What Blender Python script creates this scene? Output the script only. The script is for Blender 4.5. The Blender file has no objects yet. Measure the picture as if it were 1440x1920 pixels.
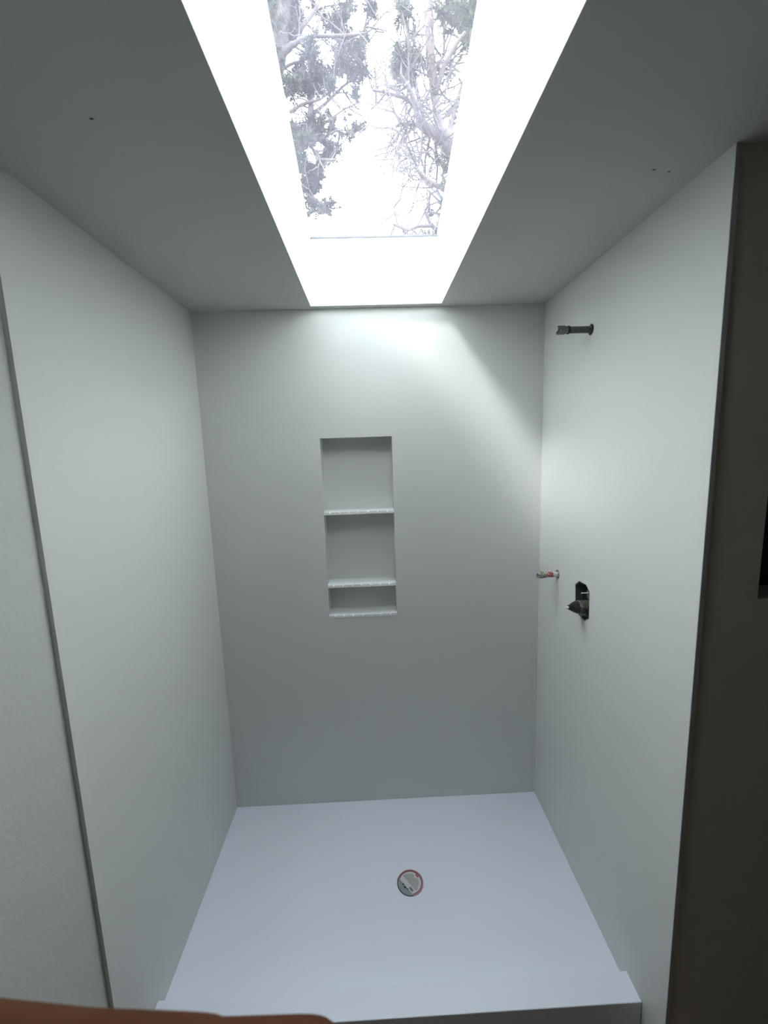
import bpy, bmesh, math, random
from mathutils import Vector, Matrix
random.seed(7)
S = bpy.context.scene
COL = S.collection

# ------------------------------------------------------------------ camera
F_PX = 788.7; PITCH, YAW, ROLL = -0.1471, 0.0248, 0.0326
CAM = Vector((0.7454, -1.9122, 1.7671))
cp, sp, cy_, sy_, cr, sr = math.cos(PITCH), math.sin(PITCH), math.cos(YAW), math.sin(YAW), math.cos(ROLL), math.sin(ROLL)
FWD = Vector((sy_*cp, cy_*cp, sp)); _rt = Vector((cy_, -sy_, 0)); _dn = FWD.cross(_rt)
RIGHT = cr*_rt + sr*_dn; DOWN = -sr*_rt + cr*_dn
cam = bpy.data.objects.new('camera', bpy.data.cameras.new('camera')); COL.objects.link(cam)
cam.matrix_world = Matrix((( RIGHT.x, -DOWN.x, -FWD.x, CAM.x), (RIGHT.y, -DOWN.y, -FWD.y, CAM.y), (RIGHT.z, -DOWN.z, -FWD.z, CAM.z), (0, 0, 0, 1)))
cam.data.sensor_fit = 'VERTICAL'; cam.data.sensor_height = 32.0; cam.data.sensor_width = 24.0
cam.data.lens = 32.0*F_PX/1920
cam.data.clip_start = 0.005; cam.data.clip_end = 200
cam.data.dof.use_dof = True; cam.data.dof.focus_distance = 2.3
cam.data.dof.aperture_fstop = cam.data.lens/0.6      # tiny phone-camera aperture, 0.6 mm
S.camera = cam

# ------------------------------------------------------------------ world, sun, exposure
w = bpy.data.worlds.new('overcast_sky'); S.world = w; w.use_nodes = True
bg = w.node_tree.nodes['Background']; bg.inputs[0].default_value = (0.92, 0.955, 0.96, 1); bg.inputs[1].default_value = 1.0
wn_ = w.node_tree; _tc = wn_.nodes.new('ShaderNodeTexCoord'); _sx = wn_.nodes.new('ShaderNodeSeparateXYZ')   # even overcast sky
_mr = wn_.nodes.new('ShaderNodeMapRange'); SKY = 25.5
_mr.inputs[1].default_value = 0; _mr.inputs[2].default_value = 1; _mr.inputs[3].default_value = SKY; _mr.inputs[4].default_value = SKY
wn_.links.new(_tc.outputs['Generated'], _sx.inputs[0]); wn_.links.new(_sx.outputs['Z'], _mr.inputs[0]); wn_.links.new(_mr.outputs[0], bg.inputs[1])
sun = bpy.data.objects.new('sun', bpy.data.lights.new('sun', 'SUN')); COL.objects.link(sun)
sun.data.energy = 4.6; sun.data.angle = math.radians(11); sun.data.color = (1.0, 0.97, 0.90)
sun.rotation_euler = Vector((0.70, 0.50, -1.0)).to_track_quat('-Z', 'Y').to_euler()
por = bpy.data.objects.new('skylight_portal', bpy.data.lights.new('skylight_portal', 'AREA')); COL.objects.link(por)
por.data.shape = 'RECTANGLE'; por.data.size = 0.62; por.data.size_y = 1.42; por.data.cycles.is_portal = True
por.location = (0.791, -0.663, 2.87); por.rotation_euler = (math.radians(-18), 0, 0)
S.view_settings.view_transform = 'Standard'; S.view_settings.look = 'None'
S.view_settings.exposure = 0.0; S.view_settings.gamma = 1.0; S.view_settings.use_curve_mapping = False
S.cycles.max_bounces = 12; S.cycles.diffuse_bounces = 8; S.cycles.transparent_max_bounces = 12
S.cycles.caustics_reflective = False; S.cycles.caustics_refractive = False

# ------------------------------------------------------------------ dimensions
W, H = 1.521, 2.37
T = 0.012                       # panel thickness
YR, YL = -0.958, -0.967         # near ends of the right and left panels
FZ = -0.075                     # bathroom floor
SX0, SX1, SY0, SY1 = 0.513, 1.064, -0.036, -1.30   # skylight opening in the ceiling
GX0, GX1 = 0.524, 1.056         # narrowed top of the shaft
SL = math.tan(math.radians(18.2)); ZT = 2.621
def gz(y): return ZT + (SY0 - y)*SL
NX0, NX1, NZ0, NZ1, ND = 0.517, 0.839, 0.996, 1.826, 0.10

# ------------------------------------------------------------------ materials
def mat(name, col, rough=0.6, bump=None, metal=0.0, var=None, spec=0.5, sub=None):
    m = bpy.data.materials.new(name); m.use_nodes = True
    nt = m.node_tree; b = nt.nodes['Principled BSDF']
    b.inputs['Base Color'].default_value = (*col, 1); b.inputs['Roughness'].default_value = rough
    b.inputs['Metallic'].default_value = metal; b.inputs['Specular IOR Level'].default_value = spec
    tc = nt.nodes.new('ShaderNodeTexCoord')
    if var:            # (scale, second colour, low, high)
        n = nt.nodes.new('ShaderNodeTexNoise'); n.inputs['Scale'].default_value = var[0]; n.inputs['Detail'].default_value = 6
        r = nt.nodes.new('ShaderNodeMapRange'); r.inputs[1].default_value = var[2]; r.inputs[2].default_value = var[3]
        x = nt.nodes.new('ShaderNodeMix'); x.data_type = 'RGBA'
        x.inputs[6].default_value = (*col, 1); x.inputs[7].default_value = (*var[1], 1)
        nt.links.new(tc.outputs['Object'], n.inputs['Vector']); nt.links.new(n.outputs['Fac'], r.inputs[0])
        nt.links.new(r.outputs[0], x.inputs[0]); nt.links.new(x.outputs[2], b.inputs['Base Color'])
    if bump:           # (scale, strength, distance, stretch)
        n = nt.nodes.new('ShaderNodeTexNoise'); n.inputs['Scale'].default_value = bump[0]; n.inputs['Detail'].default_value = 4
        k = nt.nodes.new('ShaderNodeBump'); k.inputs['Strength'].default_value = bump[1]; k.inputs['Distance'].default_value = bump[2]
        mp = nt.nodes.new('ShaderNodeMapping'); mp.inputs['Scale'].default_value = bump[3] if len(bump) > 3 else (1, 1, 1)
        nt.links.new(tc.outputs['Object'], mp.inputs['Vector']); nt.links.new(mp.outputs[0], n.inputs['Vector'])
        nt.links.new(n.outputs['Fac'], k.inputs['Height']); nt.links.new(k.outputs[0], b.inputs['Normal'])
    return m
M_PANEL = mat('matte_wall_panel', (0.66, 0.665, 0.65), 0.5, bump=(220, 0.04, 0.001), var=(260, (0.63, 0.64, 0.625), 0.55, 0.7), spec=0.3)
M_EDGE = mat('raw_panel_edge', (0.42, 0.40, 0.42), 0.8)
M_DRY = mat('textured_drywall', (0.53, 0.54, 0.52), 0.8, bump=(70, 0.5, 0.0016), spec=0.2)
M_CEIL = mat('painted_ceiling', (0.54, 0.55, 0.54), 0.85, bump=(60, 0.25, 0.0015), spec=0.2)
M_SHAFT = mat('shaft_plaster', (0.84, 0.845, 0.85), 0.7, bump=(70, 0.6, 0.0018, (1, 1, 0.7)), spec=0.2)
M_WING = mat('beige_painted_wall', (0.56, 0.53, 0.47), 0.8, bump=(80, 0.3, 0.001), spec=0.2)
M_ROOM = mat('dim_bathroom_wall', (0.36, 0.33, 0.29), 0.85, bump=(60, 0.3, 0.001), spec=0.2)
M_SUB = mat('dark_subfloor', (0.16, 0.12, 0.09), 0.8, var=(9, (0.11, 0.08, 0.06), 0.4, 0.6))
M_PAN = mat('shower_pan_resin', (0.73, 0.755, 0.85), 0.38, bump=(160, 0.05, 0.0008), spec=0.35)
M_SHELF = mat('shelf_solid_surface', (0.82, 0.83, 0.84), 0.5, spec=0.3)
M_CAULK = mat('caulk_line', (0.62, 0.62, 0.60), 0.7)
M_FRAME = mat('skylight_gasket', (0.10, 0.10, 0.11), 0.6)
M_BLACK = mat('black_plastic_and_shade', (0.012, 0.012, 0.014), 0.45)  # plastic parts, also the black for the unlit recess and pipe hole
M_DGREY = mat('dark_grey_steel', (0.09, 0.10, 0.096), 0.6, bump=(300, 0.4, 0.0006), var=(120, (0.13, 0.14, 0.135), 0.5, 0.62), metal=0.3)
M_DGREY2 = mat('grey_cap_metal', (0.16, 0.172, 0.166), 0.5, metal=0.4)
M_BRASS = mat('weathered_brass', (0.13, 0.125, 0.11), 0.45, metal=0.5, var=(150, (0.55, 0.53, 0.50), 0.6, 0.66))
M_DISC = mat('grey_stop_metal', (0.30, 0.32, 0.31), 0.4, metal=0.6)
M_WHITE = mat('white_plastic', (0.75, 0.75, 0.72), 0.5)
M_STUB = mat('plaster_smeared_pipe', (0.56, 0.54, 0.50), 0.7, var=(60, (0.16, 0.17, 0.13), 0.52, 0.58), bump=(150, 0.5, 0.001))
M_RED = mat('red_primer', (0.24, 0.04, 0.04), 0.6, var=(170, (0.60, 0.45, 0.42), 0.5, 0.56))
M_STUBEND = mat('greenish_stub_end', (0.20, 0.21, 0.16), 0.6, var=(110, (0.42, 0.42, 0.36), 0.5, 0.6))
M_STEEL = mat('drain_grey_plastic', (0.24, 0.27, 0.29), 0.4)
M_RIM = mat('drain_rim_dark', (0.10, 0.08, 0.09), 0.5)
M_PAPER = mat('sticker_paper', (0.56, 0.53, 0.55), 0.5)
M_PRED = mat('sticker_red_print', (0.36, 0.05, 0.08), 0.5)
M_PINK = mat('sticker_pink_print', (0.42, 0.24, 0.27), 0.5)
M_PINK2 = mat('sticker_grey_print', (0.15, 0.16, 0.16), 0.5)
M_DARKP = mat('sticker_dark_print', (0.03, 0.012, 0.02), 0.5)
M_SKIN = mat('shaded_skin', (0.10, 0.026, 0.009), 0.6, spec=0.15, bump=(260, 0.3, 0.0004), var=(30, (0.12, 0.042, 0.012), 0.4, 0.65))  # base colour darkened to carry the shade the hand lies in
M_NAIL = mat('fingernail', (0.22, 0.09, 0.05), 0.3)
M_BARK = mat('pine_bark', (0.028, 0.022, 0.025), 0.9, bump=(25, 0.8, 0.02, (1, 1, 0.3)), var=(3.0, (0.040, 0.026, 0.019), 0.5, 0.62))
M_TWIG = mat('pine_twigs', (0.030, 0.025, 0.028), 0.9)
M_GRASS = mat('garden_ground', (0.10, 0.11, 0.06), 0.95, var=(2, (0.14, 0.10, 0.06), 0.4, 0.6))
M_ROOF = mat('roof_shingle', (0.13, 0.12, 0.12), 0.9, bump=(40, 0.5, 0.003))
def needle_mat(name, c1, c2):
    m = mat(name, c1, 0.7, var=(1.7, c2, 0.42, 0.6)); nt = m.node_tree; b = nt.nodes['Principled BSDF']
    tr = nt.nodes.new('ShaderNodeBsdfTranslucent'); mx = nt.nodes.new('ShaderNodeMixShader'); mx.inputs[0].default_value = 0.35
    tr.inputs[0].default_value = (*c1, 1)
    out = nt.nodes['Material Output']; nt.links.new(b.outputs[0], mx.inputs[1]); nt.links.new(tr.outputs[0], mx.inputs[2]); nt.links.new(mx.outputs[0], out.inputs[0])
    return m
M_NEED_L = needle_mat('blue_green_needles', (0.011, 0.016, 0.018), (0.020, 0.024, 0.012))
M_NEED_R = needle_mat('olive_green_needles', (0.021, 0.026, 0.010), (0.013, 0.016, 0.020))
# glass: mostly clear, some translucent lilac mixed in as glare haze, a faint reflection
M_GLASS = bpy.data.materials.new('hazed_skylight_glass'); M_GLASS.use_nodes = True
nt = M_GLASS.node_tree; nt.nodes.remove(nt.nodes['Principled BSDF'])
tp = nt.nodes.new('ShaderNodeBsdfTransparent'); tp.inputs[0].default_value = (0.90, 0.93, 0.93, 1)
tl = nt.nodes.new('ShaderNodeBsdfTranslucent'); tl.inputs[0].default_value = (0.82, 0.80, 1.0, 1)
gl = nt.nodes.new('ShaderNodeBsdfGlossy'); gl.inputs['Roughness'].default_value = 0.03
ns = nt.nodes.new('ShaderNodeTexNoise'); ns.inputs['Scale'].default_value = 7; ns.inputs['Detail'].default_value = 5
tc = nt.nodes.new('ShaderNodeTexCoord'); nt.links.new(tc.outputs['Object'], ns.inputs['Vector'])
mr = nt.nodes.new('ShaderNodeMapRange'); mr.inputs[1].default_value = 0.3; mr.inputs[2].default_value = 0.7; mr.inputs[3].default_value = 0.009; mr.inputs[4].default_value = 0.018
nt.links.new(ns.outputs['Fac'], mr.inputs[0])
m1 = nt.nodes.new('ShaderNodeMixShader'); nt.links.new(mr.outputs[0], m1.inputs[0]); nt.links.new(tp.outputs[0], m1.inputs[1]); nt.links.new(tl.outputs[0], m1.inputs[2])
m2 = nt.nodes.new('ShaderNodeMixShader'); m2.inputs[0].default_value = 0.015; nt.links.new(m1.outputs[0], m2.inputs[1]); nt.links.new(gl.outputs[0], m2.inputs[2])
nt.links.new(m2.outputs[0], nt.nodes['Material Output'].inputs[0])

# ------------------------------------------------------------------ helpers
def finish(name, bm, m, parent=None, smooth=False, kind=None):
    bmesh.ops.recalc_face_normals(bm, faces=bm.faces[:])
    me = bpy.data.meshes.new(name); bm.to_mesh(me); bm.free()
    for mm in (m if isinstance(m, (list, tuple)) else [m]): me.materials.append(mm)
    if smooth:
        for p in me.polygons: p.use_smooth = True
    o = bpy.data.objects.new(name, me); COL.objects.link(o)
    if parent:
        o.parent = parent; o.matrix_parent_inverse = parent.matrix_basis.inverted()
    if kind: o['kind'] = kind
    return o
def thing(name, label, cat, loc=(0, 0, 0), group=None):
    o = bpy.data.objects.new(name, None); COL.objects.link(o); o.location = loc; o.empty_display_size = 0.05
    o['label'] = label; o['category'] = cat
    if group: o['group'] = group
    return o
def box(bm, x0, x1, y0, y1, z0, z1):
    vs = [bm.verts.new((x, y, z)) for x in (x0, x1) for y in (y0, y1) for z in (z0, z1)]
    fs = [(0, 1, 3, 2), (4, 6, 7, 5), (0, 4, 5, 1), (2, 3, 7, 6), (0, 2, 6, 4), (1, 5, 7, 3)]
    return [bm.faces.new([vs[i] for i in f]) for f in fs]
def hexa(bm, pts):       # eight corners: four below, four above, same order
    vs = [bm.verts.new(p) for p in pts]
    for f in ((3, 2, 1, 0), (4, 5, 6, 7), (0, 1, 5, 4), (1, 2, 6, 5), (2, 3, 7, 6), (3, 0, 4, 7)): bm.faces.new([vs[i] for i in f])
def prism(bm, poly, fn):  # poly of 2-D points, fn(u, v, k) -> 3-D, k = 0 / 1
    a = [bm.verts.new(fn(u, v, 0)) for u, v in poly]; b = [bm.verts.new(fn(u, v, 1)) for u, v in poly]
    n = len(poly); bm.faces.new(a); bm.faces.new(b[::-1])
    for i in range(n): bm.faces.new([a[i], b[i], b[(i+1) % n], a[(i+1) % n]])
def tube(bm, pts, rad, n=8, caps=True):
    pts = [Vector(p) for p in pts]; rings = []
    up = Vector((0.13, 0.31, 0.94)).normalized()
    for i, p in enumerate(pts):
        d = (pts[min(i+1, len(pts)-1)] - pts[max(i-1, 0)]).normalized()
        a = d.cross(up)
        if a.length < 0.05: a = d.cross(Vector((1, 0, 0)))
        a.normalize(); b = d.cross(a)
        r = rad[i] if isinstance(rad, (list, tuple)) else rad
        rings.append([bm.verts.new(p + r*(math.cos(2*math.pi*k/n)*a + math.sin(2*math.pi*k/n)*b)) for k in range(n)])
    for u, v in zip(rings, rings[1:]):
        for k in range(n): bm.faces.new([u[k], u[(k+1) % n], v[(k+1) % n], v[k]])
    if caps: bm.faces.new(rings[0][::-1]); bm.faces.new(rings[-1])
def lathe(bm, prof, origin, axis, n=32, caps=True):   # prof: (distance along axis, radius)
    axis = Vector(axis).normalized(); a = axis.orthogonal().normalized(); b = axis.cross(a); o = Vector(origin); rings = []
    for t, r in prof: rings.append([bm.verts.new(o + axis*t + r*(math.cos(2*math.pi*k/n)*a + math.sin(2*math.pi*k/n)*b)) for k in range(n)])
    for u, v in zip(rings, rings[1:]):
        for k in range(n): bm.faces.new([u[k], u[(k+1) % n], v[(k+1) % n], v[k]])
    if caps: bm.faces.new(rings[0][::-1]); bm.faces.new(rings[-1])
def bevel(o, w=0.0015, seg=2):
    md = o.modifiers.new('bevel', 'BEVEL'); md.width = w; md.segments = seg; md.limit_method = 'ANGLE'
def bake(o):              # apply modifiers through the depsgraph
    dg = bpy.context.evaluated_depsgraph_get(); me = bpy.data.meshes.new_from_object(o.evaluated_get(dg)); me.name = o.name
    o.modifiers.clear(); o.data = me
def cut(o, cutters):
    tmp = []
    for bm in cutters:
        c = finish('cutter', bm, M_PANEL); tmp.append(c)
        md = o.modifiers.new('cut', 'BOOLEAN'); md.operation = 'DIFFERENCE'; md.object = c; md.solver = 'EXACT'
    bake(o)
    for c in tmp: bpy.data.objects.remove(c, do_unlink=True)
def pix(px, py, Y):       # world point at depth Y along the sight line of a spot in the photograph
    v = RIGHT*((px-720)/F_PX) + DOWN*((py-960)/F_PX) + FWD
    return CAM + v*((Y - CAM.y)/v.y)

# ------------------------------------------------------------------ room shell
def struct_box(name, b, m, parent=None):
    bm = bmesh.new(); box(bm, *b); o = finish(name, bm, m, parent)
    if not parent: o['kind'] = 'structure'
    return o
RX, RYB = 3.05, -3.4
# back wall (framing side) with the niche hole, panel in front of it
bm = bmesh.new()
y0, y1 = T, 0.16
box(bm, -0.13, NX0-T, y0, y1, FZ, H+0.02); box(bm, NX1+T, W+0.12, y0, y1, FZ, H+0.02)
box(bm, NX0-T, NX1+T, y0, y1, FZ, NZ0-T); box(bm, NX0-T, NX1+T, y0, y1, NZ1+T, H+0.02)
box(bm, NX0-T, NX1+T, ND+T, y1, NZ0-T, NZ1+T)
wb = finish('wall_back', bm, M_DRY, kind='structure')
bm = bmesh.new()
box(bm, 0, NX0, 0, T, 0, H); box(bm, NX1, W, 0, T, 0, H); box(bm, NX0, NX1, 0, T, 0, NZ0-T); box(bm, NX0, NX1, 0, T, NZ1, H)
bmesh.ops.remove_doubles(bm, verts=bm.verts[:], dist=1e-5)
p = finish('wall_panel', bm, M_PANEL, wb); p['label'] = 'matte white shower wall panel with the niche opening'

wl = struct_box('wall_left', (-0.13, -T, RYB, T, FZ, H+0.02), M_DRY)
bm = bmesh.new(); box(bm, -T, 0, YL, 0, 0, H); box(bm, -T, 0, YL, -.8695, FZ, 0); p = finish('wall_panel', bm, M_PANEL, wl)
p['label'] = 'matte white shower wall panel ending on textured drywall'

# right wall, with holes for the pipes and the valve
VPOLY = [(-.352, 1.224), (-.382, 1.247), (-.434, 1.249), (-.461, 1.23), (-.463, 1.127), (-.433, 1.108), (-.384, 1.111), (-.357, 1.128)]
ARM = (-0.399, 2.156); STUB = (-0.195, 1.217)
def hole_cutters(grow=0.0, depth=0.2, vg=0.0):
    out = []
    for (y, z), r in ((ARM, .0185+grow), (STUB, .0185+grow)):
        b = bmesh.new(); lathe(b, [(-0.05, r), (depth, r)], (W, y, z), (1, 0, 0), 28); out.append(b)
    cy, cz = -.408, 1.178
    b = bmesh.new(); prism(b, [(cy+(u-cy)*(1+vg), cz+(v-cz)*(1+vg)) for u, v in VPOLY], lambda u, v, k: (W-0.05 if k == 0 else W+depth, u, v)); out.append(b)
    return out
wr = struct_box('wall_right', (W+T, W+0.125, YR+0.12, T, FZ, H+0.02), M_DRY); cut(wr, hole_cutters(0.004, 0.10, 0.06))
bm = bmesh.new(); box(bm, W, W+T, YR-0.006, 0, 0, H); b2 = bmesh.new(); box(b2, W, W+T, YR-.006, -.8695, FZ, -.0003); finish('panel_foot', b2, M_PANEL, wr); p = finish('wall_panel', bm, M_PANEL, wr); cut(p, hole_cutters())
p['label'] = 'matte white shower wall panel drilled for pipes and valve'
bm = bmesh.new(); tube(bm, [(W+T+0.001, YR-0.002, 0), (W+T+0.001, YR-0.002, H)], 0.0022, 6); finish('caulk_bead', bm, M_CAULK, wr)
bm = bmesh.new(); box(bm, W+.0004, W+T, YR-.0075, YR-.0061, FZ, H); finish('panel_edge', bm, M_EDGE, wr)

# wall beside the shower facing the bathroom, with a recess lined in black for its unlit inside
wn = struct_box('wall_near_right', (W+T, RX+0.1, YR, YR+0.12, FZ, H+0.02), M_WING)
c = bmesh.new(); box(c, 1.670, 2.03, YR-0.05, YR+0.10, 1.377, 2.02); cut(wn, [c])
bm = bmesh.new(); box(bm, 1.6705, 2.0295, YR+0.095, YR+0.0995, 1.3775, 2.0195); p = finish('recess_shade_back', bm, M_BLACK, wn)
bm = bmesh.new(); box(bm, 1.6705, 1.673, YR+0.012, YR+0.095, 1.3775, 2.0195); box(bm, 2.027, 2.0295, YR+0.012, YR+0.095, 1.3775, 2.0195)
box(bm, 1.673, 2.027, YR+0.012, YR+0.095, 2.017, 2.0195); finish('recess_shade_lining', bm, M_BLACK, wn)
struct_box('wall_right_room', (RX, RX+0.1, RYB, YR, FZ, H+0.02), M_ROOM)
struct_box('wall_behind', (-0.13, RX+0.1, RYB-0.1, RYB, FZ, H+0.02), M_ROOM)
struct_box('floor', (-0.13, RX+0.1, RYB, YR+0.12, FZ-0.1, FZ), M_SUB)

# ceiling slab with the skylight hole
bm = bmesh.new(); z1 = H+0.12
X0, X1, Y0, Y1 = -0.13, RX+0.1, RYB-0.1, 0.16
box(bm, X0, SX0, Y0, Y1, H, z1); box(bm, SX1, X1, Y0, Y1, H, z1); box(bm, SX0, SX1, SY0, Y1, H, z1); box(bm, SX0, SX1, Y0, SY1, H, z1)
bmesh.ops.remove_doubles(bm, verts=bm.verts[:], dist=1e-5)
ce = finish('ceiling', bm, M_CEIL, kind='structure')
for x, y in ((1.403, -.883), (1.443, -.874), (0.266, -1.049)):
    bm = bmesh.new(); bmesh.ops.create_uvsphere(bm, u_segments=8, v_segments=5, radius=0.0032)
    bmesh.ops.scale(bm, vec=(1.3, .8, .35), verts=bm.verts[:]); bmesh.ops.translate(bm, vec=(x, y, H), verts=bm.verts[:]); finish('speck', bm, M_DGREY, ce)
# shaft, open at the bottom, tilted glass on top
sh = bpy.data.objects.new('skylight_shaft', None); COL.objects.link(sh); sh.location = (SX0, SY0, H); sh['kind'] = 'structure'
E_ = 0.0
def shaft_wall(pts_in, out, label=None):      # inner quad (bottom a, bottom b, top b, top a), pushed outward by vector
    a, b, c_, d = [Vector(p) for p in pts_in]; o = Vector(out)
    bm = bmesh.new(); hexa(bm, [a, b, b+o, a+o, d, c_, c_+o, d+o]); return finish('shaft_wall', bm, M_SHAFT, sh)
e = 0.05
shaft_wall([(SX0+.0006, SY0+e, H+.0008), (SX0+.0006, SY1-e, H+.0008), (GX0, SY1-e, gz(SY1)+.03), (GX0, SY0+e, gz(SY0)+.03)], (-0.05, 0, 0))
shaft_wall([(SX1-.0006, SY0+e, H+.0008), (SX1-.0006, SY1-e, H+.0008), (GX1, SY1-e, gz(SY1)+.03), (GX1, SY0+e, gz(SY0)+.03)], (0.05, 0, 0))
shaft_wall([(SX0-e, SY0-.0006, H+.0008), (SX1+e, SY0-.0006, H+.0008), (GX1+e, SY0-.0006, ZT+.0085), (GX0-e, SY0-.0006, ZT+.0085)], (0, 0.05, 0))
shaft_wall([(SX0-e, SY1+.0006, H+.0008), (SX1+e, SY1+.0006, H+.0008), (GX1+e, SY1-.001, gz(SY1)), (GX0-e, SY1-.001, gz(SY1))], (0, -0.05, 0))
# the skylight window itself
wi = bpy.data.objects.new('window_1', None); COL.objects.link(wi); wi.location = (GX0, SY0, ZT); wi['kind'] = 'structure'
def slab(bm, x0, x1, ya, yb, h0, h1): hexa(bm, [(x0, ya, gz(ya)+h0), (x1, ya, gz(ya)+h0), (x1, yb, gz(yb)+h0), (x0, yb, gz(yb)+h0), (x0, ya, gz(ya)+h1), (x1, ya, gz(ya)+h1), (x1, yb, gz(yb)+h1), (x0, yb, gz(yb)+h1)])
bm = bmesh.new(); slab(bm, GX0+.0005, GX1-.0005, SY0+.045, SY1-.045, 0.012, 0.014)
me_g = finish('glass', bm, M_GLASS, wi)
bm = bmesh.new(); slab(bm, GX0+.001, GX1-.001, SY0+.002, SY0-.0012, 0.0085, 0.0115)
slab(bm, GX0+.001, GX1-.001, SY1-.001, SY1+.006, 0.0, 0.0115); finish('gasket', bm, M_FRAME, wi)
bm = bmesh.new()
slab(bm, GX0-.07, GX0+.0, SY0+.12, SY1-.12, 0.031, 0.06); slab(bm, GX1, GX1+.07, SY0+.12, SY1-.12, 0.031, 0.06)
slab(bm, GX0-.07, GX1+.07, SY0+.052, SY0+.13, 0.004, 0.06); slab(bm, GX0-.07, GX1+.07, SY1-.046, SY1-.13, 0.004, 0.06)
finish('frame', bm, M_FRAME, wi)
# roof slope outside, around the skylight
bm = bmesh.new()
def rf(x0, x1, ya, yb): slab(bm, x0, x1, ya, yb, -0.06, -0.02)
rf(-0.6, SX0-.06, 0.5, RYB-.3); rf(SX1+.06, RX+.5, 0.5, RYB-.3); rf(SX0-.06, SX1+.06, 0.5, SY0+.06); rf(SX0-.06, SX1+.06, SY1-.06, RYB-.3)
o = finish('roof', bm, M_ROOF, kind='structure')

# ------------------------------------------------------------------ niche
ni = thing('shower_niche', 'tall white recessed shower niche with three compartments in the back wall', 'niche', (NX0, 0, NZ0))
bm = bmesh.new(); e = 0.0005
box(bm, NX0-T+e, NX0, T*0+.001, ND, NZ0-T, NZ1+T-e); box(bm, NX1, NX1+T-e, .001, ND, NZ0-T, NZ1+T-e)
box(bm, NX0, NX1, .0125, ND, NZ1, NZ1+T-e)
# side liners stay behind the panel face
for v in bm.verts:
    if v.co.y < 0.005: v.co.y = T+e
finish('surround', bm, M_PANEL, ni)
bm = bmesh.new(); box(bm, NX0-T+e, NX1+T-e, ND, ND+T-e, NZ0-T+e, NZ1+T-e); finish('back_panel', bm, M_PANEL, ni)
def grooved(x0, x1, ya, yb, zt, th, n=7, first=0.028, step=0.0436, gw=0.0048, gd=0.0060):
    cols = [(x0, zt)]
    for k in range(n):        # short drip grooves that run out 3 cm behind the front edge
        c = x0 + first + k*step
        cols += [(c-gw, zt), (c-gw*.5, zt-gd*.9), (c, zt-gd), (c+gw*.5, zt-gd*.9), (c+gw, zt)]
    cols += [(x1, zt)]
    bm = bmesh.new(); zb = zt-th; R = []
    for x, z in cols: R.append([bm.verts.new(p) for p in ((x, yb, zb), (x, ya, zb), (x, ya, z), (x, ya+.030, zt), (x, yb, zt))])
    for a, b in zip(R, R[1:]):
        for k in range(5): bm.faces.new([a[k], b[k], b[(k+1) % 5], a[(k+1) % 5]])
    bm.faces.new(R[0][::-1]); bm.faces.new(R[-1]); return bm
for zt in (1.4905, 1.1437):
    o = finish('shelf', grooved(NX0+e, NX1-e, 0.0, ND-e, zt, 0.0125), M_SHELF, ni)
o = finish('sill', grooved(NX0+e, NX1-e, -0.002, ND-e, NZ0, 0.0115), M_SHELF, ni); o['label'] = 'grooved white niche sill'

# ------------------------------------------------------------------ shower pan
PD, PC = -0.869, -0.789; HC = 0.0504
pan = thing('shower_pan', 'seamless white shower pan with a low front curb', 'shower pan', (W/2, PC/2, FZ))
bm = bmesh.new(); dr = Vector((0.841, -0.418)); N, Mm = 24, 16; g = []
for j in range(Mm+1):
    row = []
    for i in range(N+1):
        x = 0.0005 + (W-0.001)*i/N; y = -0.0005 + (PC+0.0005)*j/Mm
        # slope to the drain
        t = max(abs(x-dr.x)/(dr.x if x < dr.x else W-dr.x), abs(y-dr.y)/(-dr.y if y > dr.y else y*0+dr.y-PC))
        row.append(bm.verts.new((x, y, -0.009*(1-min(1, t))-0.0005)))
    g.append(row)
for j in range(Mm):
    for i in range(N): bm.faces.new([g[j][i], g[j][i+1], g[j+1][i+1], g[j+1][i]])
bo = [bm.verts.new((x, y, FZ+.001)) for x, y in ((0.0005, -0.0005), (W-.0005, -0.0005), (W-.0005, PC), (0.0005, PC))]
bm.faces.new(bo[::-1])
bm.faces.new([g[0][i] for i in range(N+1)] + [bo[1], bo[0]]); bm.faces.new([g[Mm][i] for i in range(N, -1, -1)] + [bo[3], bo[2]])
bm.faces.new([g[j][0] for j in range(Mm, -1, -1)] + [bo[0], bo[3]]); bm.faces.new([g[j][N] for j in range(Mm+1)] + [bo[2], bo[1]])
finish('basin', bm, M_PAN, pan)
bm = bmesh.new(); prism(bm, [(PC+.012, -.012), (PC, HC), (PD, HC), (PD, FZ+.001), (PC+.012, FZ+.001)], lambda u, v, k: (0.0005 if k == 0 else W-.0005, u, v))
o = finish('curb', bm, M_PAN, pan); bevel(o, 0.003, 3)

# drain with its paper sticker
DZ = -0.0095
dn = thing('shower_drain', 'round grey drain cover with a red-edged paper sticker in the pan floor', 'drain', (dr.x, dr.y, DZ))
def L2(px, py):      # drain-sticker sketch coordinates (pixels of a 1440-wide enlargement) to metres
    return (dr.x + (px-703)*0.000148, dr.y - (py-620)*0.000148)
bm = bmesh.new(); lathe(bm, [(0, .0545), (.0035, .0545), (.0035, .051), (.0022, .050), (0, .050)], (dr.x, dr.y, DZ), (0, 0, 1), 48, False); finish('rim', bm, M_RIM, dn)
bm = bmesh.new(); lathe(bm, [(0, .0505), (.002, .0505)], (dr.x, dr.y, DZ), (0, 0, 1), 48); finish('grate', bm, M_STEEL, dn)
def flat(pts, z0, z1, m, name, parent):
    bm = bmesh.new(); prism(bm, pts, lambda u, v, k: (u, v, z0 if k == 0 else z1)); return finish(name, bm, m, parent)
cut_a, cut_b = math.atan2(-(490-620), 400-703), math.atan2(-(940-620), 750-703)    # ends of the sticker's chord
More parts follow.
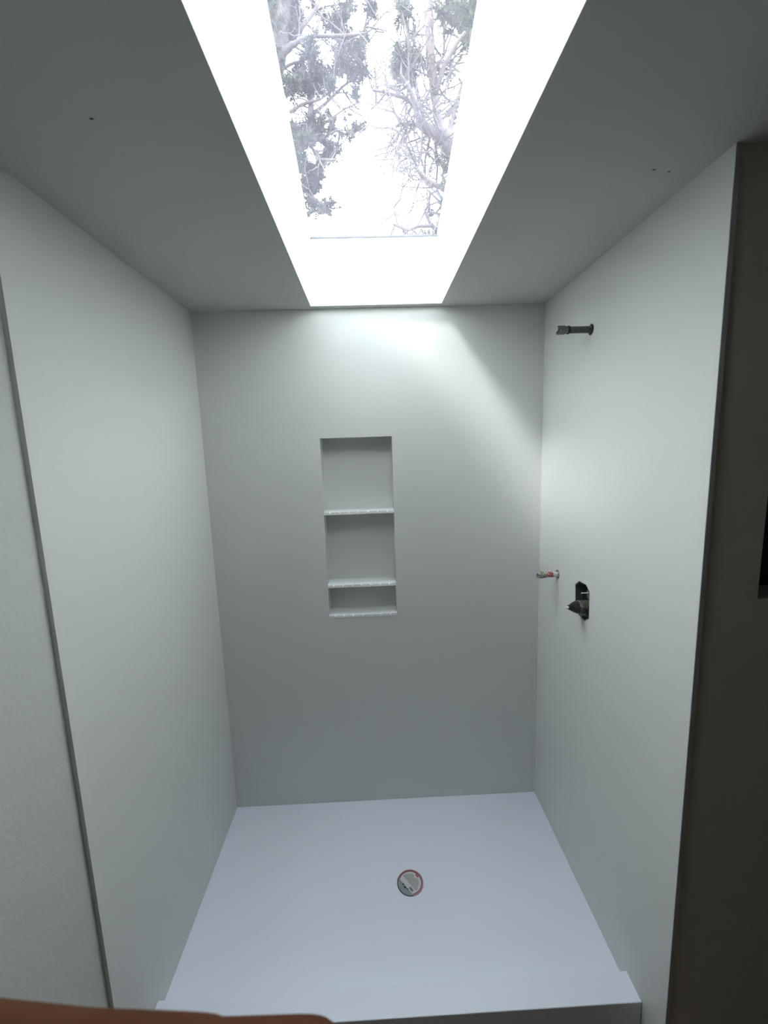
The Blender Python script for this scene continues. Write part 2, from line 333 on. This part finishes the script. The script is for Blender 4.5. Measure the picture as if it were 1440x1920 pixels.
def arc(r, n=40):
    a0 = cut_b; a1 = cut_a
    while a1 < a0: a1 += 2*math.pi
    return [(dr.x+r*math.cos(a0+(a1-a0)*k/n), dr.y+r*math.sin(a0+(a1-a0)*k/n)) for k in range(n+1)]
st = flat(arc(.0478), DZ+.0021, DZ+.0024, M_PAPER, 'sticker', dn)
def ring(r0, r1, z1, m, name):
    bm = bmesh.new(); a, b = arc(r0), arc(r1)
    for i in range(len(a)-1):
        q = [a[i], b[i], b[i+1], a[i+1]]; vs = [bm.verts.new((x, y, z1)) for x, y in q]; bm.faces.new(vs)
    bmesh.ops.remove_doubles(bm, verts=bm.verts[:], dist=1e-6); finish(name, bm, m, st)
ring(.0500, .0545, DZ+.0037, M_PINK, 'pink_border'); ring(.0455, .0492, DZ+.0027, M_PRED, 'red_border'); ring(.0462, .0476, DZ+.0028, M_DARKP, 'dark_border')
bm = bmesh.new(); bmd = bmesh.new()
ux, uy = Vector((345, 445)).normalized(); nx, ny = uy, -ux
rr = random.Random(3)
def word(b, cx, cy, ln, wd, z=DZ+.0026):
    q = [(cx-ux*ln/2-nx*wd/2, cy-uy*ln/2-ny*wd/2), (cx+ux*ln/2-nx*wd/2, cy+uy*ln/2-ny*wd/2), (cx+ux*ln/2+nx*wd/2, cy+uy*ln/2+ny*wd/2), (cx-ux*ln/2+nx*wd/2, cy-uy*ln/2+ny*wd/2)]
    b.faces.new([b.verts.new((*L2(*p), z)) for p in q])
for k in range(9):
    off = -5 + k*29; half = math.sqrt(max(0, 275**2 - (off+30)**2)); t = -half*0.9
    while t < half*0.9:
        ln = rr.uniform(18, 60); cx, cy = 680+nx*off+ux*(t+ln/2), 610+ny*off+uy*(t+ln/2)
        if math.hypot(cx-703, cy-620) < 285 and not (k > 6 and cx > 820 and cy < 520): word(bm, cx, cy, ln, 17)
        t += ln + rr.uniform(8, 20)
finish('small_print', bm, M_PINK2, st)
word(bmd, 715, 800, 130, 62, DZ+.0027); finish('dark_block', bmd, M_PINK2, st)
bm = bmesh.new(); word(bm, 910, 440, 110, 40, DZ+.0027); finish('red_word', bm, M_PRED, st)
bm = bmesh.new()
for cx, cy, l_, w_ in ((510, 655, 60, 34), (545, 738, 60, 50), (608, 788, 62, 26)): word(bm, cx, cy, l_, w_, DZ+.0028)
finish('drain_slot', bm, M_BLACK, dn)

# ------------------------------------------------------------------ pipes out of the right wall
def fishtail(bm, x0, x1, y, z, r, wall=.0018):    # open end with two notches
    n = 32; ax = []
    for rad in (r, r-wall):
        row = []
        for xx in (0, 1):
            rg = []
            for k in range(n):
                a = 2*math.pi*k/n; notch = max(0, math.sin(a*2+0.6))*0.007 if xx else 0
                rg.append(bm.verts.new(((x0 if xx == 0 else x1+notch), y+rad*math.cos(a), z+rad*math.sin(a))))
            row.append(rg)
        ax.append(row)
    for k in range(n):
        j = (k+1) % n
        bm.faces.new([ax[0][0][k], ax[0][0][j], ax[0][1][j], ax[0][1][k]])
        bm.faces.new([ax[1][0][k], ax[1][1][k], ax[1][1][j], ax[1][0][j]])
        bm.faces.new([ax[0][1][k], ax[0][1][j], ax[1][1][j], ax[1][1][k]])
        bm.faces.new([ax[0][0][k], ax[1][0][k], ax[1][0][j], ax[0][0][j]])
y, z = ARM
sa = thing('shower_arm_stub', 'dark grey pipe stub sticking out high on the right wall', 'pipe', (W, y, z))
bm = bmesh.new(); lathe(bm, [(0, .0112), (-.128, .0112)], (W+.05, y, z), (1, 0, 0), 24); o = finish('pipe', bm, M_DGREY, sa, True); 
bm = bmesh.new(); lathe(bm, [(-.078, .0118), (-.0782, .0138), (-.083, .0138), (-.0832, .0118)], (W, y, z), (1, 0, 0), 28, False); finish('collar', bm, M_BLACK, sa)
bm = bmesh.new(); lathe(bm, [(-.083, .0125), (-.0885, .0132), (-.094, .0132)], (W, y, z), (1, 0, 0), 8)
fishtail(bm, W-.094, W-.117, y, z, .0148); lathe(bm, [(-.094, .0146), (-.0965, .0146)], (W, y, z), (1, 0, 0), 28); finish('end_cap', bm, M_DGREY2, sa)
bm = bmesh.new(); lathe(bm, [(0, .0116), (-.005, .0116)], (W-.0967, y, z), (1, 0, 0), 24); o = finish('plug', bm, M_WHITE, sa); o['label'] = 'pale plug inside the end cap'
bm = bmesh.new(); lathe(bm, [(.012, .0215), (.013, .0215), (.013, .0113), (.012, .0113)], (W, y, z), (1, 0, 0), 28, False); finish('hole_dark_disc', bm, M_BLACK, sa)  # black ring standing in for the dark inside of the hole
y, z = STUB
sb = thing('spout_pipe_stub', 'short pipe stub smeared white and red, sticking out of the right wall near the corner', 'pipe', (W, y, z))
bm = bmesh.new(); lathe(bm, [(.05, .0112), (-.045, .0112)], (W, y, z), (1, 0, 0), 24); finish('pipe', bm, M_STUB, sb, True)
bm = bmesh.new(); lathe(bm, [(-.022, .01125), (-.0225, .0119), (-.052, .0119), (-.0525, .0112)], (W, y, z), (1, 0, 0), 24, False); finish('red_primer_band', bm, M_RED, sb, True)
bm = bmesh.new(); lathe(bm, [(-.050, .0105), (-.056, .0140), (-.064, .0140)], (W, y, z), (1, 0, 0), 20); fishtail(bm, W-.064, W-.088, y, z, .0146); finish('pipe_end', bm, M_STUBEND, sb)

# ------------------------------------------------------------------ mixing valve in its cutout
vy, vz = -0.421, 1.158
va = thing('shower_valve', 'rough-in shower valve with black cap in a cut-out of the right wall', 'valve', (W, vy, vz))
cy, cz = -.408, 1.178
def vp(s): return [(cy+(u-cy)*s, cz+(v-cz)*s) for u, v in VPOLY]
bm = bmesh.new(); a, b = vp(.995), vp(.945); n = len(a)
def rg(poly, x): return [bm.verts.new((x, u, v)) for u, v in poly]
r1, r2, r3, r4 = rg(a, W+.001), rg(b, W+.001), rg(b, W+.034), rg(a, W+.034)
for i in range(n):
    j = (i+1) % n
    for p_, q_ in ((r1, r2), (r2, r3), (r3, r4), (r4, r1)): bm.faces.new([p_[i], p_[j], q_[j], q_[i]])
o = finish('plaster_guard', bm, mat('charcoal_guard', (0.10, 0.105, 0.105), 0.5), va)
bm = bmesh.new(); prism(bm, vp(.99), lambda u, v, k: (W+(.028 if k == 0 else .0335), u, v)); finish('back_plate', bm, M_BLACK, va)
bm = bmesh.new(); lathe(bm, [(.040, .021), (.026, .021), (.024, .019), (.024, .0145), (.028, .0135), (.028, .006), (.024, .005), (.022, .0001)], (W-.002, -.418, 1.204), (1, 0, 0), 32, False); finish('stop_disc', bm, M_DISC, va, False)
bm = bmesh.new(); lathe(bm, [(.026, .0024), (-.006, .0024), (-.008, .0016)], (W, -.416, 1.210), (1, 0, 0), 12); o = finish('stop_screw', bm, M_WHITE, va); o['label'] = 'thin white rod standing out of the stop'
bm = bmesh.new(); lathe(bm, [(.0275, .0245), (.0, .0245), (-.014, .0245), (-.016, .0255), (-.020, .0255), (-.0215, .024)], (W, vy, vz), (1, 0, 0), 36); finish('valve_body', bm, M_BRASS, va, False)
bm = bmesh.new(); lathe(bm, [(-.0215, .0232), (-.030, .0232), (-.031, .0205), (-.038, .0200), (-.040, .0160), (-.047, .0150), (-.049, .0105), (-.057, .0095)], (W, vy, vz), (1, 0, 0), 14); finish('cartridge_cap', bm, M_BLACK, va)
bm = bmesh.new(); lathe(bm, [(-.057, .0045), (-.066, .0040), (-.068, .0025)], (W, vy, vz), (1, 0, 0), 12); o = finish('stem', bm, M_WHITE, va); o['label'] = 'pale stem tip'
for k in range(3):
    a = 0.5 + k*2.1; bm = bmesh.new(); lathe(bm, [(-.0215, .0028), (-.0235, .0028)], (W, vy+.0215*math.cos(a)*0.97, vz+.0215*math.sin(a)*.97), (1, 0, 0), 8); finish('screw', bm, M_DISC, va)

# ------------------------------------------------------------------ trees seen through the skylight
def build_tree(label, limbs, tufts, base, Y, need, seed, twig_n):
    rnd = random.Random(seed)
    t = thing('pine_tree', label, 'tree', base)
    mpp = lambda px, py: (pix(px, py, Y) - pix(px+1, py, Y)).length
    skel = []
    for i, (pts, yo) in enumerate(limbs):
        P = []; R_ = []
        for k, (px, py, wd) in enumerate(pts):
            f = k/max(1, len(pts)-1); P.append(pix(px, py, Y + yo[0]*(1-f) + yo[1]*f)); R_.append(max(.013, wd*.56*mpp(px, py)))
        if i == 0: P = [Vector(base)] + P; R_ = [R_[0]*1.25] + R_
        # subdivide with slight crookedness
        Q = [P[0]]; RQ = [R_[0]]
        for k in range(len(P)-1):
            for s in (.34, .67, 1.0):
                j = Vector((rnd.uniform(-1, 1), rnd.uniform(-1, 1), rnd.uniform(-1, 1)))*R_[k+1]*(0 if s == 1 else .22)
                Q.append(P[k].lerp(P[k+1], s)+j); RQ.append(R_[k]*(1-s)+R_[k+1]*s)
        bm = bmesh.new(); tube(bm, Q, RQ, 10 if i == 0 else 7); finish('trunk' if i == 0 else 'branch', bm, M_BARK, t, True)
        skel += [(q, r) for q, r in zip(Q[3 if i == 0 else 0:], RQ[3 if i == 0 else 0:])]
    # fine twigs
    bm = bmesh.new()
    def twig(p, d, ln, r, depth):
        pts = [p]; q = p.copy()
        nseg = 4
        for s in range(nseg):
            d = (d + Vector((rnd.uniform(-.38, .38), rnd.uniform(-.38, .38), rnd.uniform(-.38, .38)))).normalized()
            q = q + d*ln/nseg; pts.append(q.copy())
            if depth and rnd.random() < .75: twig(q.copy(), (d + Vector((rnd.uniform(-1, 1), rnd.uniform(-1, 1), rnd.uniform(-1, 1)))*.8).normalized(), ln*.55, r*.6, depth-1)
        tube(bm, pts, [r*(1-.45*k/nseg) for k in range(nseg+1)], 3, False)
    for k in range(twig_n):
        p, r = rnd.choice(skel)
        d = Vector((rnd.uniform(-1, 1), rnd.uniform(-.8, .8), rnd.uniform(-1, .7))).normalized()
        twig(p, d, rnd.uniform(.25, .75), .0145, 2)
    # stems to the tufts
    bf = bmesh.new()
    for (px, py, rp, el) in tufts:
        c = pix(px, py, Y + rnd.uniform(-.35, .35)); R0 = 1.1*rp*mpp(px, py)
        p, r = min(skel, key=lambda s: (s[0]-c).length)
        m = p.lerp(c, .5) + Vector((rnd.uniform(-.1, .1), rnd.uniform(-.1, .1), rnd.uniform(-.15, .05)))*min(1, (p-c).length)
        tube(bm, [p, m, c], [.012, .009, .006], 4, False)
        # several little brushes of needles fill the clump
        nb = max(3, int(52*(R0/.22)**2*el))
        for b_ in range(nb):
            o = Vector((rnd.gauss(0, .42), rnd.gauss(0, .42), rnd.gauss(0, .42)*el))*R0
            bc = c + o; ax = (o + Vector((rnd.uniform(-.1, .1), rnd.uniform(-.1, .1), .10))*R0*3).normalized()
            nl = rnd.uniform(.07, .12)
            tube(bf, [bc-ax*.06, bc+ax*.05], [.005, .003], 3, False)
            for q_ in range(36):
                s = rnd.uniform(-.05, .05); d = (ax*rnd.uniform(.1, 1.0) + Vector((rnd.gauss(0, 1), rnd.gauss(0, 1), rnd.gauss(0, 1))).normalized()*.9).normalized()
                sd = d.cross(Vector((rnd.uniform(-1, 1), rnd.uniform(-1, 1), rnd.uniform(-1, 1)))).normalized()*.0075
                q0 = bc+ax*s; bf.faces.new([bf.verts.new(q0-sd), bf.verts.new(q0+sd), bf.verts.new(q0+d*nl)])
    finish('twigs', bm, M_TWIG, t, kind='stuff')
    finish('needle_clusters', bf, need, t, kind='stuff')
    return t
YT = 4.2
g0 = pix(905, 420, YT); GZ = -0.35
right_limbs = [
 ([(915, 440, 40), (898, 368, 36), (866, 308, 31), (842, 272, 29), (824, 250, 27)], (0, 0)),
 ([(826, 252, 18), (819, 215, 16), (813, 165, 15), (808, 110, 15), (804, 60, 16), (803, 0, 16), (806, -70, 14)], (0, .1)),
 ([(828, 256, 16), (800, 242, 17), (787, 228, 12), (779, 196, 9), (766, 165, 7), (752, 140, 4)], (0, -.4)),
 ([(835, 262, 9), (849, 222, 8), (857, 190, 8), (868, 158, 6), (881, 112, 5), (888, 70, 4)], (0, .4)),
 ([(798, 240, 9), (786, 190, 7), (774, 135, 6), (767, 85, 6), (763, 50, 6), (757, 10, 4)], (0, .3)),
 ([(816, 180, 9), (832, 125, 8), (850, 92, 7), (872, 60, 5)], (0, -.2)),
 ([(812, 140, 6), (832, 105, 5), (833, 45, 5)], (0, .5)),
 ([(790, 218, 6), (764, 186, 6), (732, 175, 4), (698, 169, 3)], (0, -.5)),
 ([(900, 400, 12), (838, 356, 9), (818, 348, 8), (796, 336, 6), (780, 318, 4), (774, 296, 3), (764, 276, 3), (757, 252, 2)], (0, -.3)),
 ([(868, 480, 14), (838, 452, 11), (822, 437, 9), (806, 418, 6), (797, 398, 4), (806, 376, 3)], (0, .1)),
 ([(812, 424, 5), (786, 424, 5), (766, 432, 4), (747, 425, 4), (737, 420, 2)], (0, -.3)),
 ([(747, 426, 3), (742, 408, 2.5), (739, 388, 2)], (0, 0)),
 ([(806, 258, 5), (797, 300, 3.5), (797, 332, 3), (803, 346, 2)], (0, .2)),
 ([(816, 268, 5), (820, 312, 4), (818, 350, 3.5), (828, 372, 2)], (0, .3)),
 ([(792, 246, 5), (791, 288, 3.5), (785, 310, 3), (777, 322, 2)], (0, -.3)),
 ([(842, 300, 5), (830, 326, 4), (836, 352, 3), (834, 366, 2)], (0, -.1)),
 ([(786, 234, 6), (764, 234, 5), (741, 237, 3)], (0, 0)),
 ([(764, 234, 4), (756, 256, 3), (763, 275, 2)], (0, 0)),
 ([(870, 300, 8), (852, 262, 6), (864, 228, 5), (874, 205, 4)], (0, .3)),
 ([(783, 216, 6), (770, 190, 5), (745, 178, 3), (712, 178, 2)], (0, .1)),
 ([(856, 385, 7), (836, 392, 5), (818, 372, 4), (800, 355, 2.5)], (0, .2)),
 ([(850, 398, 5), (830, 404, 4), (812, 398, 3)], (0, .2)),
 ([(730, 165, 4), (712, 190, 3), (696, 205, 2)], (0, .2)),
]
right_tufts = [(752, 112, 17, 1), (742, 125, 15, 1), (766, 125, 20, 1.1), (756, 142, 18, 1), (778, 108, 14, 1.4), (757, 8, 13, 1.6), (764, 22, 9, 1.5), (752, 26, 8, 1.3),
 (866, 26, 26, 1), (842, 14, 22, 1), (886, 16, 28, 1), (884, 62, 18, 1.1), (876, 84, 14, 1), (856, 44, 14, .8), (828, 22, 12, 1.2), (890, 92, 10, 1), (900, 50, 20, 1),
 (846, 122, 8, 1), (829, 306, 9, 1), (835, 312, 8, 1), (836, 362, 9, 1.2), (842, 372, 8, 1), (800, 444, 8, .7), (812, 440, 6, .7), (808, 402, 5, 1.2),
 (868, 228, 8, 1.1), (873, 244, 8, 1), (868, 198, 6, 1), (856, 300, 7, 1), (822, 128, 6, 1), (776, 60, 6, 1), (745, 98, 8, 1)]
build_tree('pine with a forked trunk and many bare twigs, right side of the skylight', right_limbs, right_tufts, (g0.x+.5, YT, GZ), YT, M_NEED_R, 11, 140)
YL2 = 6.7
gl_ = pix(470, 330, YL2)
left_limbs = [
 ([(462, 300, 34), (492, 190, 36), (512, 110, 42), (530, 30, 36), (548, -50, 28)], (0, 0)),
 ([(512, 112, 14), (542, 90, 11), (560, 76, 7), (590, 67, 6), (625, 67, 5), (658, 65, 4), (688, 62, 3)], (0, -.5)),
 ([(486, 250, 18), (540, 300, 13), (574, 268, 12), (583, 225, 11), (582, 180, 9), (580, 130, 6), (576, 90, 4)], (0, 0)),
 ([(560, 60, 8), (590, 20, 7), (606, -20, 5)], (0, .4)),
 ([(590, 64, 5), (604, 24, 4), (612, -10, 3)], (0, .4)),
 ([(625, 67, 5), (650, 100, 5), (648, 130, 3)], (0, .3)),
 ([(584, 215, 6), (610, 195, 5), (640, 165, 4), (672, 140, 3)], (0, .4)),
 ([(584, 245, 5), (618, 225, 4), (645, 205, 2.5), (668, 195, 2)], (0, .3)),
 ([(575, 262, 6), (600, 300, 5), (630, 300, 4)], (0, -.3)),
 ([(540, 300, 9), (560, 335, 8), (585, 370, 6), (610, 388, 4)], (0, .2)),
 ([(600, 262, 5), (630, 245, 4), (648, 252, 3.5), (668, 240, 3)], (0, .2)),
 ([(524, 132, 6), (552, 118, 4), (575, 112, 3)], (0, .2)),
 ([(544, 210, 6), (566, 196, 5), (600, 186, 4), (622, 170, 3)], (0, -.2)),
 ([(634, 62, 4), (648, 38, 4), (640, 10, 3)], (0, .4)),
 ([(655, 70, 3.5), (682, 60, 3.5), (688, 30, 3), (694, 5, 3)], (0, .2)),
 ([(683, 75, 2.5), (684, 110, 2.2), (690, 140, 2), (698, 168, 1.5)], (0, .2)),
]
left_tufts = [(512, 12, 24, 1.2), (530, 30, 26, 1.4), (522, 64, 24, 1.5), (516, 92, 14, 1.3), (548, 12, 18, 1), (546, 52, 20, 1.3), (560, 42, 12, 1), (508, 40, 18, 1), (580, 92, 14, 1.6), (582, 110, 12, 1.4),
 (560, 140, 18, 1), (572, 158, 20, 1), (600, 138, 18, 1), (612, 150, 16, 1), (588, 162, 16, 1), (542, 156, 16, 1), (534, 148, 12, 1), (546, 170, 12, 1.1), (620, 166, 12, .9), (600, 166, 14, .8),
 (616, 42, 12, 1), (640, 34, 18, 1), (632, 48, 14, 1), (640, 70, 12, 1.3), (588, 12, 10, 1), (652, 12, 14, .8),
 (648, 92, 18, 1.2), (640, 115, 18, 1.3), (662, 102, 18, 1.1), (634, 132, 14, 1), (655, 128, 14, 1), (672, 88, 12, 1), (680, 134, 12, 1.3), (664, 146, 8, 1), (676, 120, 10, 1.3),
 (688, 66, 8, 1.2), (695, 14, 12, 1.5), (699, 28, 7, 1.2), (668, 172, 8, 1.8), (664, 182, 6, 1.3),
 (586, 240, 17, 1.3), (592, 256, 16, 1), (578, 262, 14, 1), (560, 244, 14, 1), (550, 256, 15, 1), (604, 230, 10, 1), (623, 236, 10, 1.1), (621, 248, 9, 1.1), (618, 212, 6, 1.4), (545, 235, 10, 1), (562, 270, 12, 1),
 (612, 276, 12, 1.2), (622, 284, 12, 1.1), (608, 292, 12, 1), (626, 296, 8, 1), (570, 300, 12, 1), (558, 290, 10, 1), (566, 312, 12, 1), (630, 270, 6, 1),
 (584, 316, 13, 1), (598, 318, 12, 1.2), (578, 334, 15, 1.1), (592, 340, 14, 1), (572, 352, 13, 1.1), (588, 356, 12, 1), (600, 332, 8, 1), (580, 370, 12, 1),
 (592, 388, 12, 1), (604, 396, 11, .8), (616, 390, 11, 1), (624, 378, 7, 1), (606, 382, 8, 1), (582, 392, 6, 1), (578, 404, 4, 1),
 (670, 238, 10, 1), (660, 246, 8, 1), (656, 258, 6, 1.2), (649, 223, 5, 1), (676, 242, 6, 1), (640, 252, 4, 1)]
build_tree('dense pine with clumped needles, left side of the skylight', left_limbs, left_tufts, (gl_.x-.6, YL2, GZ), YL2, M_NEED_L, 23, 110)
bm = bmesh.new(); box(bm, -14, 16, -13, 22, GZ-.3, GZ); finish('ground', bm, M_GRASS, kind='structure')

# pines added out of view, crowns closed over the roof to dim the sky behind the camera
def crown_tree(label, base, top_z, x0, x1, y0, y1, seed, n):
    q = random.Random(seed); t = thing('pine_tree', label, 'tree', base); B = Vector(base)
    bm = bmesh.new(); tube(bm, [B, B+Vector((.1, .1, 3)), Vector((B.x+.2, B.y+.2, top_z))], [.20, .15, .05], 10); finish('trunk', bm, M_BARK, t, True)
    ends = []
    for k in range(12):
        e_ = Vector((q.uniform(x0, x1), q.uniform(y0, y1), q.uniform(5.9, 6.5))); s0 = Vector((B.x+.15, B.y+.15, q.uniform(4.6, 5.8)))
        m_ = s0.lerp(e_, .5) + Vector((0, 0, .25)); bm = bmesh.new(); tube(bm, [s0, m_, e_], [.07, .045, .015], 6); finish('branch', bm, M_BARK, t, True)
    bf = bmesh.new()
    for k in range(n):
        c = Vector((q.uniform(x0, x1), q.uniform(y0, y1), q.uniform(5.8, 6.9)))
        if (c.x+1.8)**2 + (c.y+2.2)**2 < 1.25**2: continue      # gap shaped to let the sun through
        for j in range(12):
            d = Vector((q.gauss(0, 1), q.gauss(0, 1), q.gauss(0, .5))).normalized(); sd = d.cross(Vector((0, 0, 1)) + Vector((q.uniform(-.5, .5), q.uniform(-.5, .5), 0))).normalized()*.022
            tri = [c-sd, c+sd, c+d*q.uniform(.22, .34)]
            for p_ in tri: p_.x = min(p_.x, .79) if x0 < 0 else max(p_.x, .81)
            bf.faces.new([bf.verts.new(p_) for p_ in tri])
    finish('needle_clusters', bf, M_NEED_L, t, kind='stuff')
crown_tree('unseen pine added to dim the sky, wide crown over the left half of the roof', (-2.9, -4.6, GZ), 7.2, -7.0, .78, -10.0, -.9, 31, 5200)
crown_tree('unseen pine added to dim the sky, wide crown over the right half of the roof', (4.8, -4.2, GZ), 7.2, .82, 8.0, -10.0, -.9, 32, 4800)

# ------------------------------------------------------------------ the photographer's hand under the lens
def hp(x, s, ang):        # x to the right of the lens, s metres out along a direction 'ang' degrees below the view axis
    a = math.radians(ang); return CAM + RIGHT*x + FWD*(s*math.cos(a)) + DOWN*(s*math.sin(a))
person = thing('person', "photographer's bare hand held under the lens, two fingertips at the lower left edge", 'person', tuple(hp(-.12, .12, 60)))
bm = bmesh.new()
def limb(pts, rad, n=16):
    tube(bm, pts, rad, n)
    for p, r in ((pts[0], rad[0]), (pts[-1], rad[-1])):
        g_ = bmesh.ops.create_uvsphere(bm, u_segments=n, v_segments=10, radius=r); bmesh.ops.translate(bm, vec=p, verts=g_['verts'])
fing = [  # knuckle, middle joint, end joint, tip
 ('index', [(-.098, .094, 60.5), (-.066, .0955, 54.2), (-.043, .0935, 54.75), (-.0245, .0930, 54.2)], (.0100, .0096, .0086, .0072)),
 ('middle', [(-.100, .112, 59.0), (-.060, .112, 55.6), (-.032, .1115, 54.6), (-.0118, .1105, 53.8)], (.0100, .0093, .0088, .0076)),
 ('ring', [(-.098, .131, 58.5), (-.062, .130, 56.6), (-.036, .130, 56.4), (-.017, .130, 56.4)], (.0098, .0090, .0082, .0070)),
 ('little', [(-.094, .147, 59.0), (-.066, .146, 57.8), (-.047, .146, 57.4), (-.032, .146, 57.4)], (.0088, .0080, .0072, .0062))]
tips = []
for nme, js, rd in fing:
    P = [hp(*j) for j in js]; limb(P, list(rd)); limb([P[0], hp(-.168, js[0][1]*0.5+.052, 63)], [rd[0]*1.15, .0155]); tips.append((P[-1], (P[-1]-P[-2]).normalized(), rd[-1]))
th = [hp(-.160, .100, 70), hp(-.122, .074, 74), hp(-.092, .066, 72), hp(-.068, .064, 70)]
limb(th, [.0180, .0130, .0110, .0088]); tips.append((th[-1], (th[-1]-th[-2]).normalized(), .0088))
limb([hp(-.13, .104, 62), hp(-.165, .108, 65)], [.014, .020]); limb([hp(-.13, .135, 61), hp(-.165, .120, 65)], [.014, .019])
limb([hp(-.165, .115, 66), hp(-.200, .118, 70), hp(-.25, .14, 80), hp(-.36, .22, 98), hp(-.42, .30, 108)], [.023, .025, .029, .040, .045], 20)
hand = finish('hand', bm, M_SKIN, person, True)
md = hand.modifiers.new('blend', 'REMESH'); md.mode = 'VOXEL'; md.voxel_size = 0.0016; md.use_smooth_shade = True
md = hand.modifiers.new('soft', 'SMOOTH'); md.factor = 0.5; md.iterations = 7
bake(hand)
for p in hand.data.polygons: p.use_smooth = True
toward = (math.sin(math.radians(55))*(-1))*FWD*(-1) + 0*DOWN
nrm = (FWD*(-math.sin(math.radians(55))) + DOWN*math.cos(math.radians(55))).normalized()   # back of the fingers, turned down
for P, d, r in tips:
    bm = bmesh.new(); bmesh.ops.create_uvsphere(bm, u_segments=14, v_segments=8, radius=1.0)
    sd = d.cross(nrm).normalized()
    mtx = Matrix((( d.x*.0066, sd.x*r*.72, nrm.x*.0022, 0), (d.y*.0066, sd.y*r*.72, nrm.y*.0022, 0), (d.z*.0066, sd.z*r*.72, nrm.z*.0022, 0), (0, 0, 0, 1)))
    bmesh.ops.transform(bm, matrix=mtx, verts=bm.verts[:]); bmesh.ops.translate(bm, vec=P + nrm*(r-.0012) + d*.001, verts=bm.verts[:])
    finish('fingernail', bm, M_NAIL, person, True)
